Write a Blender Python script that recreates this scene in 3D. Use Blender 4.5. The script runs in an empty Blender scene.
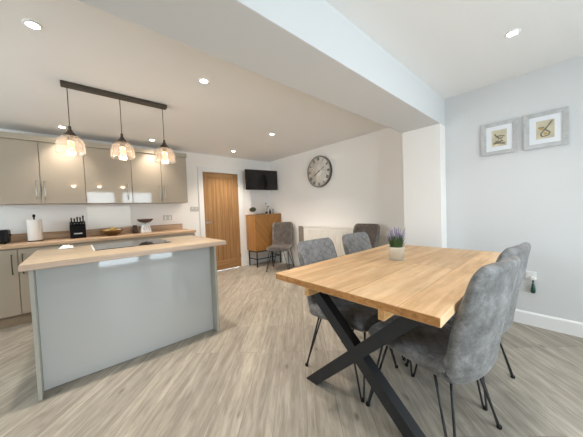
import bpy, bmesh, math, random
from mathutils import Vector, Matrix, noise as mnoise

random.seed(7)
SC = bpy.context.scene
COL = SC.collection
PI = math.pi

# ------------------------------------------------------------------ materials
def lin(c):
    if isinstance(c, str):
        c = c.lstrip('#'); c = [int(c[i:i+2], 16)/255 for i in (0, 2, 4)]
    return tuple((v/12.92 if v <= .04045 else ((v+.055)/1.055)**2.4) for v in c) + (1.0,)

def new_mat(name):
    m = bpy.data.materials.new(name); m.use_nodes = True
    nt = m.node_tree
    return m, nt, nt.nodes['Principled BSDF']

def link(nt, a, b): nt.links.new(a, b)

def plain(name, col, rough=.5, metal=0, spec=.5, var=0.0, vscale=8, bump=0, bscale=200, coat=0):
    m, nt, b = new_mat(name)
    b.inputs['Roughness'].default_value = rough
    b.inputs['Metallic'].default_value = metal
    b.inputs['Specular IOR Level'].default_value = spec
    b.inputs['Coat Weight'].default_value = coat
    b.inputs['Coat Roughness'].default_value = .03
    b.inputs['Base Color'].default_value = lin(col)
    tc = nt.nodes.new('ShaderNodeTexCoord')
    if var:
        n = nt.nodes.new('ShaderNodeTexNoise'); n.inputs['Scale'].default_value = vscale; n.inputs['Detail'].default_value = 6
        link(nt, tc.outputs['Object'], n.inputs['Vector'])
        r = nt.nodes.new('ShaderNodeValToRGB')
        c = lin(col)
        r.color_ramp.elements[0].position = .3; r.color_ramp.elements[1].position = .7
        r.color_ramp.elements[0].color = tuple(v*(1-var) for v in c[:3]) + (1,)
        r.color_ramp.elements[1].color = tuple(min(1, v*(1+var)) for v in c[:3]) + (1,)
        link(nt, n.outputs['Fac'], r.inputs['Fac']); link(nt, r.outputs['Color'], b.inputs['Base Color'])
    if bump:
        n2 = nt.nodes.new('ShaderNodeTexNoise'); n2.inputs['Scale'].default_value = bscale; n2.inputs['Detail'].default_value = 4
        link(nt, tc.outputs['Object'], n2.inputs['Vector'])
        bp = nt.nodes.new('ShaderNodeBump'); bp.inputs['Strength'].default_value = bump; bp.inputs['Distance'].default_value = .002
        link(nt, n2.outputs['Fac'], bp.inputs['Height']); link(nt, bp.outputs['Normal'], b.inputs['Normal'])
    return m

def wood(name, dark, mid, light, order='xyz', rot=0.0, board=(2.0, .2), mortar=.002, seam=None, off=(0, 0, 0), stretch=(1.6, 22, 22),
         tint=.25, rough=.5, coat=0.0, knots=0.0, spec=.4, knotcol='#5a3a1e', blotch=0.0, bl_s=(5, 11, 1), kn_s=(2.2, 7, 7), kn_r=(.03, .16)):
    """grain runs along the first axis of `order`, boards are laid side by side along the second"""
    m, nt, b = new_mat(name)
    N = nt.nodes.new
    tc = N('ShaderNodeTexCoord'); sp = N('ShaderNodeSeparateXYZ'); cb = N('ShaderNodeCombineXYZ')
    link(nt, tc.outputs['Object'], sp.inputs[0])
    for i, ax in enumerate(order): link(nt, sp.outputs['xyz'.index(ax)], cb.inputs[i])
    mp = N('ShaderNodeMapping'); mp.inputs['Rotation'].default_value = (0, 0, rot); mp.inputs['Location'].default_value = off
    link(nt, cb.outputs[0], mp.inputs['Vector'])
    br = N('ShaderNodeTexBrick')
    br.offset = .37; br.offset_frequency = 2
    br.inputs['Color1'].default_value = (0, 0, 0, 1); br.inputs['Color2'].default_value = (1, 1, 1, 1); br.inputs['Mortar'].default_value = (.5, .5, .5, 1)
    br.inputs['Scale'].default_value = 1; br.inputs['Mortar Size'].default_value = mortar; br.inputs['Mortar Smooth'].default_value = .3
    br.inputs['Brick Width'].default_value = board[0]; br.inputs['Row Height'].default_value = board[1]
    link(nt, mp.outputs[0], br.inputs['Vector'])
    # grain, decorrelated per board
    sc = N('ShaderNodeVectorMath'); sc.operation = 'MULTIPLY'; sc.inputs[1].default_value = stretch
    link(nt, mp.outputs[0], sc.inputs[0])
    ad = N('ShaderNodeVectorMath'); ad.operation = 'MULTIPLY_ADD'; ad.inputs[1].default_value = (17, 31, 23)
    link(nt, br.outputs['Color'], ad.inputs[0]); link(nt, sc.outputs[0], ad.inputs[2])
    n = N('ShaderNodeTexNoise'); n.inputs['Scale'].default_value = 1; n.inputs['Detail'].default_value = 7; n.inputs['Roughness'].default_value = .62; n.inputs['Distortion'].default_value = .6
    link(nt, ad.outputs[0], n.inputs['Vector'])
    r = N('ShaderNodeValToRGB'); e = r.color_ramp.elements
    e[0].position = .30; e[0].color = lin(dark); e[1].position = .72; e[1].color = lin(light)
    x = e.new(.5); x.color = lin(mid)
    link(nt, n.outputs['Fac'], r.inputs['Fac'])
    out0 = r.outputs['Color']
    if blotch:
        nb = N('ShaderNodeTexNoise'); nb.inputs['Scale'].default_value = 1; nb.inputs['Detail'].default_value = 8; nb.inputs['Roughness'].default_value = .7
        sb = N('ShaderNodeVectorMath'); sb.operation = 'MULTIPLY_ADD'; sb.inputs[1].default_value = bl_s
        ab = N('ShaderNodeVectorMath'); ab.operation = 'MULTIPLY'; ab.inputs[1].default_value = (41, 13, 7)
        link(nt, br.outputs['Color'], ab.inputs[0]); link(nt, mp.outputs[0], sb.inputs[0]); link(nt, ab.outputs[0], sb.inputs[2]); link(nt, sb.outputs[0], nb.inputs['Vector'])
        rb = N('ShaderNodeMapRange'); rb.inputs['From Min'].default_value = .3; rb.inputs['From Max'].default_value = .7; rb.inputs['To Min'].default_value = 1-blotch; rb.inputs['To Max'].default_value = 1+blotch
        link(nt, nb.outputs['Fac'], rb.inputs['Value'])
        mb_ = N('ShaderNodeMix'); mb_.data_type = 'RGBA'; mb_.blend_type = 'MULTIPLY'; mb_.inputs['Factor'].default_value = 1
        link(nt, out0, mb_.inputs['A']); link(nt, rb.outputs[0], mb_.inputs['B']); out0 = mb_.outputs['Result']
    # board tint
    mr = N('ShaderNodeMapRange'); mr.inputs['To Min'].default_value = 1-tint; mr.inputs['To Max'].default_value = 1+tint
    link(nt, br.outputs['Color'], mr.inputs['Value'])
    mu = N('ShaderNodeMix'); mu.data_type = 'RGBA'; mu.blend_type = 'MULTIPLY'; mu.inputs['Factor'].default_value = 1
    link(nt, out0, mu.inputs['A']); link(nt, mr.outputs[0], mu.inputs['B'])
    out = mu.outputs['Result']
    if knots:
        k = N('ShaderNodeTexVoronoi'); k.inputs['Scale'].default_value = 1
        s2 = N('ShaderNodeVectorMath'); s2.operation = 'MULTIPLY'; s2.inputs[1].default_value = kn_s
        link(nt, mp.outputs[0], s2.inputs[0]); link(nt, s2.outputs[0], k.inputs['Vector'])
        kr = N('ShaderNodeValToRGB'); kr.color_ramp.elements[0].position = kn_r[0]; kr.color_ramp.elements[1].position = kn_r[1]
        kr.color_ramp.elements[0].color = (knots, knots, knots, 1); kr.color_ramp.elements[1].color = (0, 0, 0, 1)
        link(nt, k.outputs['Distance'], kr.inputs['Fac'])
        m3 = N('ShaderNodeMix'); m3.data_type = 'RGBA'
        link(nt, kr.outputs['Color'], m3.inputs['Factor']); link(nt, out, m3.inputs['A']); m3.inputs['B'].default_value = lin(knotcol)
        out = m3.outputs['Result']
    if seam:
        m2 = N('ShaderNodeMix'); m2.data_type = 'RGBA'
        link(nt, br.outputs['Fac'], m2.inputs['Factor']); link(nt, out, m2.inputs['A']); m2.inputs['B'].default_value = lin(seam)
        out = m2.outputs['Result']
    link(nt, out, b.inputs['Base Color'])
    b.inputs['Roughness'].default_value = rough; b.inputs['Specular IOR Level'].default_value = spec
    b.inputs['Coat Weight'].default_value = coat; b.inputs['Coat Roughness'].default_value = .15
    bp = N('ShaderNodeBump'); bp.inputs['Strength'].default_value = .15; bp.inputs['Distance'].default_value = .001
    link(nt, n.outputs['Fac'], bp.inputs['Height']); link(nt, bp.outputs['Normal'], b.inputs['Normal'])
    return m

def emit(name, col, strength):
    m, nt, b = new_mat(name)
    b.inputs['Base Color'].default_value = lin(col)
    b.inputs['Emission Color'].default_value = lin(col); b.inputs['Emission Strength'].default_value = strength
    return m

def thin_glass(name, tint='#ffffff', gloss=.12, rough=.03, body=0.0):
    """a thin sheet of glass: light passes straight through, a little is reflected"""
    m = bpy.data.materials.new(name); m.use_nodes = True; nt = m.node_tree; nt.nodes.clear()
    N = nt.nodes.new
    o = N('ShaderNodeOutputMaterial'); t = N('ShaderNodeBsdfTransparent'); g = N('ShaderNodeBsdfGlossy')
    t.inputs['Color'].default_value = lin(tint); g.inputs['Roughness'].default_value = rough
    lw = N('ShaderNodeLayerWeight'); lw.inputs['Blend'].default_value = .35
    mr = N('ShaderNodeMapRange'); mr.inputs['To Min'].default_value = gloss; mr.inputs['To Max'].default_value = .75
    link(nt, lw.outputs['Facing'], mr.inputs['Value'])
    mx = N('ShaderNodeMixShader'); link(nt, mr.outputs[0], mx.inputs['Fac']); link(nt, t.outputs[0], mx.inputs[1]); link(nt, g.outputs[0], mx.inputs[2])
    last = mx.outputs[0]
    if body:
        d = N('ShaderNodeBsdfTranslucent'); d.inputs['Color'].default_value = lin(tint)
        m2 = N('ShaderNodeMixShader'); m2.inputs['Fac'].default_value = body
        link(nt, last, m2.inputs[1]); link(nt, d.outputs[0], m2.inputs[2]); last = m2.outputs[0]
    link(nt, last, o.inputs['Surface'])
    return m

def suede(name, base, dark, light, scale=5, quilt=0.0):
    m, nt, b = new_mat(name); N = nt.nodes.new
    tc = N('ShaderNodeTexCoord')
    n = N('ShaderNodeTexNoise'); n.inputs['Scale'].default_value = scale; n.inputs['Detail'].default_value = 12; n.inputs['Roughness'].default_value = .78
    link(nt, tc.outputs['Object'], n.inputs['Vector'])
    r = N('ShaderNodeValToRGB'); e = r.color_ramp.elements
    e[0].position = .36; e[0].color = lin(dark); e[1].position = .66; e[1].color = lin(light); x = e.new(.5); x.color = lin(base)
    link(nt, n.outputs['Fac'], r.inputs['Fac'])
    out = r.outputs['Color']
    n2 = N('ShaderNodeTexNoise'); n2.inputs['Scale'].default_value = 60; n2.inputs['Detail'].default_value = 5; link(nt, tc.outputs['Object'], n2.inputs['Vector'])
    if quilt:      # darker towards the lozenge lines of the quilted pad
        sp = N('ShaderNodeSeparateXYZ'); link(nt, tc.outputs['Object'], sp.inputs[0])
        def mth(op, a, bb=None):
            q = N('ShaderNodeMath'); q.operation = op
            for i, v in enumerate((a, bb)):
                if v is None: continue
                if isinstance(v, (int, float)): q.inputs[i].default_value = v
                else: link(nt, v, q.inputs[i])
            return q.outputs[0]
        up = mth('SUBTRACT', sp.outputs[2], sp.outputs[1])
        k = PI/2/.042
        a1 = mth('ABSOLUTE', mth('SINE', mth('MULTIPLY', mth('ADD', sp.outputs[0], up), k)))
        a2 = mth('ABSOLUTE', mth('SINE', mth('MULTIPLY', mth('SUBTRACT', sp.outputs[0], up), k)))
        mn = mth('MINIMUM', a1, a2)
        mr = N('ShaderNodeMapRange'); mr.inputs['From Max'].default_value = .45; mr.inputs['To Min'].default_value = 1-quilt; mr.inputs['To Max'].default_value = 1.0; link(nt, mn, mr.inputs['Value'])
        mu = N('ShaderNodeMix'); mu.data_type = 'RGBA'; mu.blend_type = 'MULTIPLY'; mu.inputs['Factor'].default_value = 1
        link(nt, out, mu.inputs['A']); link(nt, mr.outputs[0], mu.inputs['B']); out = mu.outputs['Result']
    link(nt, out, b.inputs['Base Color'])
    b.inputs['Roughness'].default_value = .62; b.inputs['Specular IOR Level'].default_value = .35
    b.inputs['Sheen Weight'].default_value = .15
    bp = N('ShaderNodeBump'); bp.inputs['Strength'].default_value = .25; bp.inputs['Distance'].default_value = .002
    link(nt, n2.outputs['Fac'], bp.inputs['Height']); link(nt, bp.outputs['Normal'], b.inputs['Normal'])
    return m

FLOOR_DIR = math.radians(43.5)
M = dict(
    wall=plain('wall_paint', '#dadbdb', .75, spec=.25, bump=.05, bscale=300),
    wall_k=plain('kitchen_wall_paint', '#f7f4f0', .75, spec=.25, bump=.05, bscale=300),
    ceil=plain('ceiling_paint', '#f1f0ee', .85, spec=.2),
    trim=plain('white_gloss_trim', '#f1f1f0', .35, spec=.5),
    floor=wood('floor_planks', '#878073', '#9d9588', '#b2aa9d', 'xyz', -(PI/2-FLOOR_DIR), (1.22, .185), .0014, '#756e63', stretch=(4.5, 36, 36), tint=.12, rough=.42, knots=.75, spec=.4, knotcol='#5d5447', blotch=.24, bl_s=(1.3, 15, 1), kn_s=(3.2, 7.5, 1), kn_r=(.03, .13)),
    cash=plain('gloss_cashmere', '#ab9f8e', .05, spec=.55, coat=.3),
    carc=plain('cashmere_carcass', '#b0a593', .4),
    isl=plain('gloss_dove_grey', '#c2c3c1', .05, spec=.5, coat=.3),
    islside=plain('dove_grey_end', '#b3b1a6', .35),
    plinth=plain('plinth_brown', '#8d7d69', .5, var=.1, vscale=20),
    wtop=wood('brown_oak_laminate', '#a98866', '#c7a686', '#d8bc9f', 'xyz', 0, (6, .05), .0, None, tint=.12, rough=.42, stretch=(2, 30, 30)),
    wtopi=wood('pale_oak_laminate', '#9a8973', '#ab9a83', '#bdad96', 'xyz', 0, (.9, .045), .0, None, tint=.09, rough=.38, stretch=(2, 30, 30), spec=.5),
    wedge=wood('pale_oak_edge', '#b89d86', '#c8b09b', '#d6c2af', 'xyz', 0, (6, .2), .0, None, tint=.05, rough=.45, stretch=(2, 30, 30)),
    table=wood('honey_oak', '#bf9668', '#d8b286', '#e6caa3', 'xyz', 0, (9, .25), .0016, '#b58652', off=(0, .083, 0), stretch=(1.4, 16, 16), tint=.12, rough=.45, knots=.25, knotcol='#8d5f30', spec=.4, blotch=.12),
    endgrain=wood('oak_end_grain', '#996531', '#b57f46', '#c8945b', 'yzx', 0, (.25, 1), .0, None, stretch=(30, 60, 8), tint=.1, rough=.5, knots=.3, knotcol='#6f431c'),
    batten=wood('oak_batten', '#b98a52', '#cf9f66', '#e0b57e', 'xyz', 0, (9, 1), 0, None, tint=.02, stretch=(1.5, 30, 30)),
    door=wood('oak_door_boards', '#8b653b', '#a27b50', '#b28d63', 'zxy', 0, (9, .085), .004, '#7f5528', stretch=(1.3, 26, 26), tint=.1, rough=.4, knots=.2),
    doorv=wood('oak_stile', '#8e683d', '#a47c51', '#b28d63', 'zxy', 0, (9, 4), 0, None, stretch=(1.3, 26, 26), tint=.02, rough=.4),
    doorh=wood('oak_rail', '#8e683d', '#a47c51', '#b28d63', 'xzy', 0, (9, 4), 0, None, stretch=(1.3, 26, 26), tint=.02, rough=.4),
    cupL=wood('oak_chevron_left', '#9a6935', '#a8763f', '#b5824b', 'xzy', math.radians(52), (4, .07), .002, '#95652f', stretch=(1.5, 24, 24), tint=.07, rough=.45),
    cupR=wood('oak_chevron_right', '#9a6935', '#a8763f', '#b5824b', 'xzy', math.radians(-52), (4, .07), .002, '#95652f', stretch=(1.5, 24, 24), tint=.07, rough=.45),
    cupS=wood('oak_side', '#9b6a35', '#b37f47', '#c4925a', 'zyx', 0, (9, 4), 0, None, stretch=(1.3, 26, 26), tint=.02, rough=.45),
    taupe=plain('taupe_shadow', '#8f857b', .6, var=.06),
    black=plain('black_steel', '#1d1d1f', .42, spec=.45),
    blackleg=plain('black_powder_coat', '#212224', .5, spec=.4, bump=.05),
    blackp=plain('black_plastic', '#101011', .4, spec=.25),
    blackknife=plain('black_block', '#0a0a0a', .5, spec=.12),
    steel=plain('brushed_steel', '#b9b6b0', .28, metal=1),
    chrome=plain('chrome', '#d6d6d4', .15, metal=1),
    bronze=plain('dark_bronze', '#4f463c', .45, metal=.4),
    whitep=plain('white_plastic', '#eeeeec', .35),
    rad=plain('radiator_enamel', '#efebe4', .35),
    paper=plain('paper_towel', '#f2efe9', .9, bump=.3, bscale=120),
    glassblack=plain('hob_glass', '#1b1b1d', .04, spec=1.0),
    screen=plain('tv_screen', '#0b0a0b', .12, spec=.6),
    splash=plain('cream_splashback', '#efe8db', .2),
    suede=suede('grey_suede', '#71706e', '#514f4d', '#959392', 11),
    suedein=suede('grey_suede_quilt', '#858688', '#6c6d6f', '#a2a3a4', 9, .26),
    brownin=suede('taupe_suede', '#5b524b', '#463f39', '#71675f', 9, .3),
    plate=plain('satin_plate', '#c9c4bb', .35, metal=.2),
    frame=plain('silver_frame', '#bfc0c0', .4, metal=.1, var=.1, vscale=30),
    mount=plain('white_mount', '#eceef2', .8),
    sepia=plain('sepia_print', '#cfc5ab', .7, var=.15, vscale=14),
    sepiadark=plain('dark_ink', '#8a826f', .8, var=.3, vscale=60),
    inkyellow=plain('ochre_ink', '#c0a46b', .8),
    clockface=plain('distressed_face', '#e8e2d9', .7, var=.2, vscale=9),
    clockink=plain('charcoal_ink', '#4a453f', .7),
    clockgrey=plain('faded_ink', '#9d9384', .7),
    leaf=plain('lavender_leaf', '#4f6a42', .6, var=.25, vscale=20),
    purple=plain('lavender_flower', '#a598b4', .7, var=.2, vscale=60),
    potcream=plain('cream_ceramic', '#d7d2c4', .35),
    darkleaf=plain('dark_topiary', '#3b3f2a', .7, var=.35, vscale=40),
    green=plain('dark_green_plastic', '#1d4a3c', .3),
    amber=plain('amber_wood_bowl', '#5e4322', .3, var=.25, vscale=15),
    banana=plain('yellow_fruit', '#b3974c', .5, var=.1),
    orange=plain('orange_fruit', '#a87a3a', .5, var=.1),
    apple=plain('pale_fruit', '#b7a67c', .45, var=.15),
    brownpan=plain('dark_brown_pan', '#4a3a30', .35),
    jar=plain('dark_jar', '#4b3b31', .4),
    cloth=plain('white_cloth', '#f3f1ee', .9),
    blueprint=plain('blue_spots', '#7d8ba6', .9),
    shade=thin_glass('ribbed_glass', '#fff1e4', .20, .12, .13),
    clear=thin_glass('clear_glass', '#ffffff', .08),
    wine=plain('dark_bottle_glass', '#1c1815', .15),
    bulb=emit('warm_filament', '#ffc079', 1.15),
    spot=emit('led_lamp', '#fff0d8', 30),
    spotd=emit('led_lamp_daylight', '#ffeccf', 26),
)

# ------------------------------------------------------------------ mesh building
class MB:
    def __init__(self): self.bm = bmesh.new()
    def box(self, x0, x1, y0, y1, z0, z1, bev=0, seg=2):
        bm = self.bm; vs = [bm.verts.new((x, y, z)) for x in (x0, x1) for y in (y0, y1) for z in (z0, z1)]
        fs = [bm.faces.new([vs[i] for i in f]) for f in ((0, 1, 3, 2), (4, 6, 7, 5), (0, 4, 5, 1), (2, 3, 7, 6), (0, 2, 6, 4), (1, 5, 7, 3))]
        if bev:
            es = list({e for f in fs for e in f.edges})
            bmesh.ops.bevel(bm, geom=es, offset=bev, segments=seg, affect='EDGES', profile=.5)
        return self
    def hexa(self, pts, bev=0):
        """eight points: bottom ring of four, top ring of four"""
        bm = self.bm; v = [bm.verts.new(p) for p in pts]
        fs = [bm.faces.new([v[i] for i in f]) for f in ((3, 2, 1, 0), (4, 5, 6, 7), (0, 1, 5, 4), (1, 2, 6, 5), (2, 3, 7, 6), (3, 0, 4, 7))]
        if bev:
            bmesh.ops.bevel(bm, geom=list({e for f in fs for e in f.edges}), offset=bev, segments=2, affect='EDGES', profile=.5)
        return self
    def lathe(self, prof, c=(0, 0, 0), n=32, axis='z', cap=True):
        bm = self.bm; rings = []
        for r, h in prof:
            ring = []
            for k in range(n):
                a = 2*PI*k/n; p = (r*math.cos(a), r*math.sin(a), h)
                if axis == 'x': p = (p[2], p[0], p[1])
                if axis == 'y': p = (p[0], p[2], -p[1])
                ring.append(bm.verts.new((p[0]+c[0], p[1]+c[1], p[2]+c[2])))
            rings.append(ring)
        for a, b in zip(rings, rings[1:]):
            for k in range(n):
                f = bm.faces.new((a[k], a[(k+1) % n], b[(k+1) % n], b[k])); f.smooth = True
        if cap:
            if prof[0][0] > 1e-5: bm.faces.new(rings[0][::-1])
            if prof[-1][0] > 1e-5: bm.faces.new(rings[-1])
        return self
    def ball(self, c, r, sx=1, sy=1, sz=1, u=16, v=10):
        mat = Matrix.Translation(c) @ Matrix.Diagonal((sx, sy, sz, 1))
        g = bmesh.ops.create_uvsphere(self.bm, u_segments=u, v_segments=v, radius=r, matrix=mat)
        for vt in g['verts']:
            for f in vt.link_faces: f.smooth = True
        return self
    def tube(self, pts, r, n=8):
        bm = self.bm; pts = [Vector(p) for p in pts]; rings = []
        rr = r if isinstance(r, (list, tuple)) else [r]*len(pts)
        up = None
        for i, p in enumerate(pts):
            t = (pts[min(i+1, len(pts)-1)] - pts[max(i-1, 0)]).normalized()
            if up is None:
                up = t.orthogonal().normalized()
            else:
                up = (up - t*up.dot(t)).normalized()
            s = t.cross(up)
            rings.append([bm.verts.new(p + (up*math.cos(2*PI*k/n) + s*math.sin(2*PI*k/n))*rr[i]) for k in range(n)])
        for a, b in zip(rings, rings[1:]):
            for k in range(n):
                f = bm.faces.new((a[k], a[(k+1) % n], b[(k+1) % n], b[k])); f.smooth = True
        bm.faces.new(rings[0][::-1]); bm.faces.new(rings[-1])
        return self
    def prism(self, poly, y0, y1, axis='y'):
        """extrude a 2-D polygon along an axis"""
        def P(a, b, h): return {'y': (a, h, b), 'x': (h, a, b), 'z': (a, b, h)}[axis]
        bm = self.bm
        A = [bm.verts.new(P(a, b, y0)) for a, b in poly]; B = [bm.verts.new(P(a, b, y1)) for a, b in poly]
        n = len(poly); bm.faces.new(A); bm.faces.new(B[::-1])
        for k in range(n): bm.faces.new((A[k], B[k], B[(k+1) % n], A[(k+1) % n]))
        return self
    def build(self, name, mat, parent=None, smooth=False, subsurf=0):
        bm = self.bm
        bmesh.ops.recalc_face_normals(bm, faces=bm.faces)
        me = bpy.data.meshes.new(name); bm.to_mesh(me); bm.free()
        o = bpy.data.objects.new(name, me); COL.objects.link(o)
        me.materials.append(M[mat] if isinstance(mat, str) else mat)
        if smooth:
            for p in me.polygons: p.use_smooth = True
        if parent is not None: o.parent = parent
        if subsurf:
            s = o.modifiers.new('smooth', 'SUBSURF'); s.levels = subsurf; s.render_levels = subsurf
        return o

def tag(o, label, cat, group=None, kind=None):
    if label: o['label'] = label
    if cat: o['category'] = cat
    if group: o['group'] = group
    if kind: o['kind'] = kind
    return o
def thing(name, label, cat, loc=(0, 0, 0), rotz=0, group=None):
    o = bpy.data.objects.new(name, None); COL.objects.link(o)
    o.empty_display_size = .05
    o.location = loc; o.rotation_euler = (0, 0, rotz)
    return tag(o, label, cat, group)
def struct(o, label=None, cat=None):
    o['kind'] = 'structure'
    if label: o['label'] = label; o['category'] = cat or 'room'
    return o
def dup(root, loc=None, rotz=None, label=None, group=None):
    r = root.copy(); COL.objects.link(r)
    if loc is not None: r.location = loc
    if rotz is not None: r.rotation_euler = (0, 0, rotz)
    if label: r['label'] = label
    if group: r['group'] = group
    for ch in list(root.children):
        c = ch.copy(); COL.objects.link(c); c.parent = r
        for g in list(ch.children):
            d = g.copy(); COL.objects.link(d); d.parent = c
    return r

# ------------------------------------------------------------------ room dimensions (metres)
YB = 4.646            # back wall
XR = 3.19             # right wall of the dining area
XC = 3.472            # clock wall
XL = -2.6             # left wall
YF = -1.9             # rear wall with the garden doors (behind the camera)
ZK = 2.323            # kitchen ceiling
ZE = 2.367            # dining-area ceiling
BY0, BY1, BZ = .911, 1.32, 2.066   # beam
PX = 3.02             # pier face
T = .12

def wall_y(mb, y0, y1, x0, x1, z1, holes):
    """wall in the x-z plane with rectangular openings (x0,x1,z0,z1), split in columns"""
    xs = sorted({x0, x1} | {h[0] for h in holes} | {h[1] for h in holes})
    for a, b in zip(xs, xs[1:]):
        hs = sorted([h for h in holes if h[0] <= a and h[1] >= b], key=lambda h: h[2])
        z = 0
        for h in hs:
            if h[2] > z: mb.box(a, b, y0, y1, z, h[2])
            z = h[3]
        if z < z1: mb.box(a, b, y0, y1, z, z1)

struct(MB().box(XL-T, XC+T, YF-T, YB+T, -.1, 0).build('floor', 'floor'))
struct(MB().box(XL-T, XC+T, BY1-.001, YB+T, ZK, ZK+.12).build('ceiling', 'ceil'))
struct(MB().box(XL-T, XR+T, YF-T, BY0+.001, ZE, ZE+.12).build('ceiling_extension', 'ceil'))
struct(MB().box(XL-T, XC+T, BY0, BY1, BZ, ZE+.12, .004).build('ceiling_beam', 'wall'))
mb = MB(); DX0, DX1, DZ = 1.862, 2.622, 1.982
wall_y(mb, YB, YB+T, XL-T, XC+T, ZK, [(DX0, DX1, 0, DZ)]); struct(mb.build('wall_back', 'wall_k'))
LW = (1.45, 3.6, .95, 2.12)  # unseen window, added to let more daylight into the kitchen
m = MB(); m.box(XL-T, XL, YF, LW[0], 0, ZE); m.box(XL-T, XL, LW[1], YB, 0, ZE); m.box(XL-T, XL, LW[0], LW[1], 0, LW[2]); m.box(XL-T, XL, LW[0], LW[1], LW[3], ZE)
struct(m.build('wall_left', 'wall_k'))
m = MB(); w = .055; X0, X1 = XL-.09, XL-.03
m.box(X0, X1, LW[0], LW[0]+w, LW[2], LW[3]); m.box(X0, X1, LW[1]-w, LW[1], LW[2], LW[3]); m.box(X0, X1, LW[0]+w, LW[1]-w, LW[2], LW[2]+w); m.box(X0, X1, LW[0]+w, LW[1]-w, LW[3]-w, LW[3]); m.box(X0, X1, 2.42, 2.48, LW[2]+w, LW[3]-w)
fr = struct(m.build('window_4', 'trim'))  # added unseen window, for more daylight in the kitchen
MB().box(XL-.062, XL-.058, LW[0]+w, LW[1]-w, LW[2]+w, LW[3]-w).build('pane', 'clear', fr)  # pane of the added window
L = bpy.data.lights.new('window_portal', 'AREA'); L.shape = 'RECTANGLE'; L.size = LW[3]-LW[2]; L.size_y = LW[1]-LW[0]; L.cycles.is_portal = True
lo = bpy.data.objects.new('window_portal', L); COL.objects.link(lo); lo.location = (XL-.1, (LW[0]+LW[1])/2, (LW[2]+LW[3])/2); lo.rotation_euler = (0, -PI/2, 0)
struct(MB().box(XC, XC+T, BY1, YB, 0, ZK).build('wall_clock', 'wall_k'))
struct(MB().box(PX, XC+T, BY0, BY1, 0, BZ, .003).build('wall_pier', 'wall_k'))
struct(MB().box(XR, XR+T, YF, BY0, 0, ZE).build('wall_right', 'wall'))
WIN = [(.27, 1.10, .04, 2.08), (1.24, 2.25, .04, 2.08)]
mb = MB(); wall_y(mb, YF-T, YF, XL-T, XR+T, ZE, WIN); struct(mb.build('wall_rear', 'wall'))
for i, (a, b, c, d) in enumerate(WIN):
    f = MB(); w = .055
    f.box(a, a+w, YF-.09, YF-.03, c, d); f.box(b-w, b, YF-.09, YF-.03, c, d)
    f.box(a+w, b-w, YF-.09, YF-.03, c, c+w); f.box(a+w, b-w, YF-.09, YF-.03, d-w, d)
    if i == 2: f.box((a+b)/2-.03, (a+b)/2+.03, YF-.09, YF-.03, c+w, d-w)
    fr = struct(f.build('window_%d' % (i+1), 'trim'))
    MB().box(a+w, b-w, YF-.062, YF-.058, c+w, d-w).build('pane', 'clear', fr)
    L = bpy.data.lights.new('window_portal', 'AREA'); L.shape = 'RECTANGLE'; L.size = b-a; L.size_y = d-c
    L.cycles.is_portal = True
    lo = bpy.data.objects.new('window_portal', L); COL.objects.link(lo); lo.location = ((a+b)/2, YF-.1, (c+d)/2); lo.rotation_euler = (PI/2, 0, 0)

# baseboards with a chamfered top
def skirting(name, x0, y0, x1, y1, nx, ny, h=.126, t=.016):
    m = MB(); d = Vector((x1-x0, y1-y0, 0)); n = Vector((nx, ny, 0))
    a = Vector((x0, y0, 0)); b = Vector((x1, y1, 0))
    ring = lambda p: [p, p+n*t, p+n*t+Vector((0, 0, h-.014)), p+n*.006+Vector((0, 0, h)), p+Vector((0, 0, h))]
    A = [m.bm.verts.new(p) for p in ring(a)]; B = [m.bm.verts.new(p) for p in ring(b)]
    m.bm.faces.new(A); m.bm.faces.new(B[::-1])
    for k in range(5): m.bm.faces.new((A[k], B[k], B[(k+1) % 5], A[(k+1) % 5]))
    return struct(m.build(name, 'trim'))
skirting('baseboard_right', XR, YF, XR, BY0, -1, 0)
skirting('baseboard_pier', XR-.017, BY0, PX, BY0, 0, -1)
skirting('baseboard_pier_side', PX, BY0-.016, PX, BY1, -1, 0)
skirting('baseboard_clock', XC, BY1, XC, YB, -1, 0)
skirting('baseboard_back', 2.75, YB, XC-.017, YB, 0, -1)
skirting('baseboard_back_left', 1.47, YB, 1.76, YB, 0, -1)

# oak door in the back wall
aw = .095
m = MB(); m.box(DX0-aw, DX0, YB-.018, YB, 0, DZ+aw, .004); m.box(DX1, DX1+aw+.03, YB-.018, YB, 0, DZ+aw, .004); m.box(DX0, DX1, YB-.018, YB, DZ, DZ+aw, .004)
struct(m.build('trim_1', 'trim'))
g = .003
door = struct(MB().box(DX0+g, DX1-g, YB+.012, YB+.036, .008, DZ-g).build('door_1', 'door'))
tag(door, 'oak boarded interior door in white frame beside kitchen units', 'door')
for (a, b) in ((DX0+g, DX0+.10), (DX1-.10, DX1-g)):
    MB().box(a, b, YB+.002, YB+.012, .008, DZ-g, .003).build('stile', 'doorv', door)
MB().box(DX0+.10, DX1-.10, YB+.002, YB+.012, DZ-.115, DZ-g, .003).build('rail', 'doorh', door)
MB().box(DX0+.10, DX1-.10, YB+.002, YB+.012, .008, .20, .003).build('rail', 'doorh', door)
m = MB(); m.lathe([(.026, 0), (.026, -.008)], (DX0+.055, YB+.002, 1.0), 20, 'y'); m.tube([(DX0+.055, YB-.004, 1.0), (DX0+.055, YB-.045, 1.0), (DX0+.07, YB-.055, 1.0), (DX0+.17, YB-.055, 1.0)], .009)
m.build('door_handle', 'chrome', door)
for z in (.25, 1.75):
    MB().tube([(DX1-.001, YB-.004, z-.04), (DX1-.001, YB-.004, z+.04)], .006).build('hinge', 'chrome', door)

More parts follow.
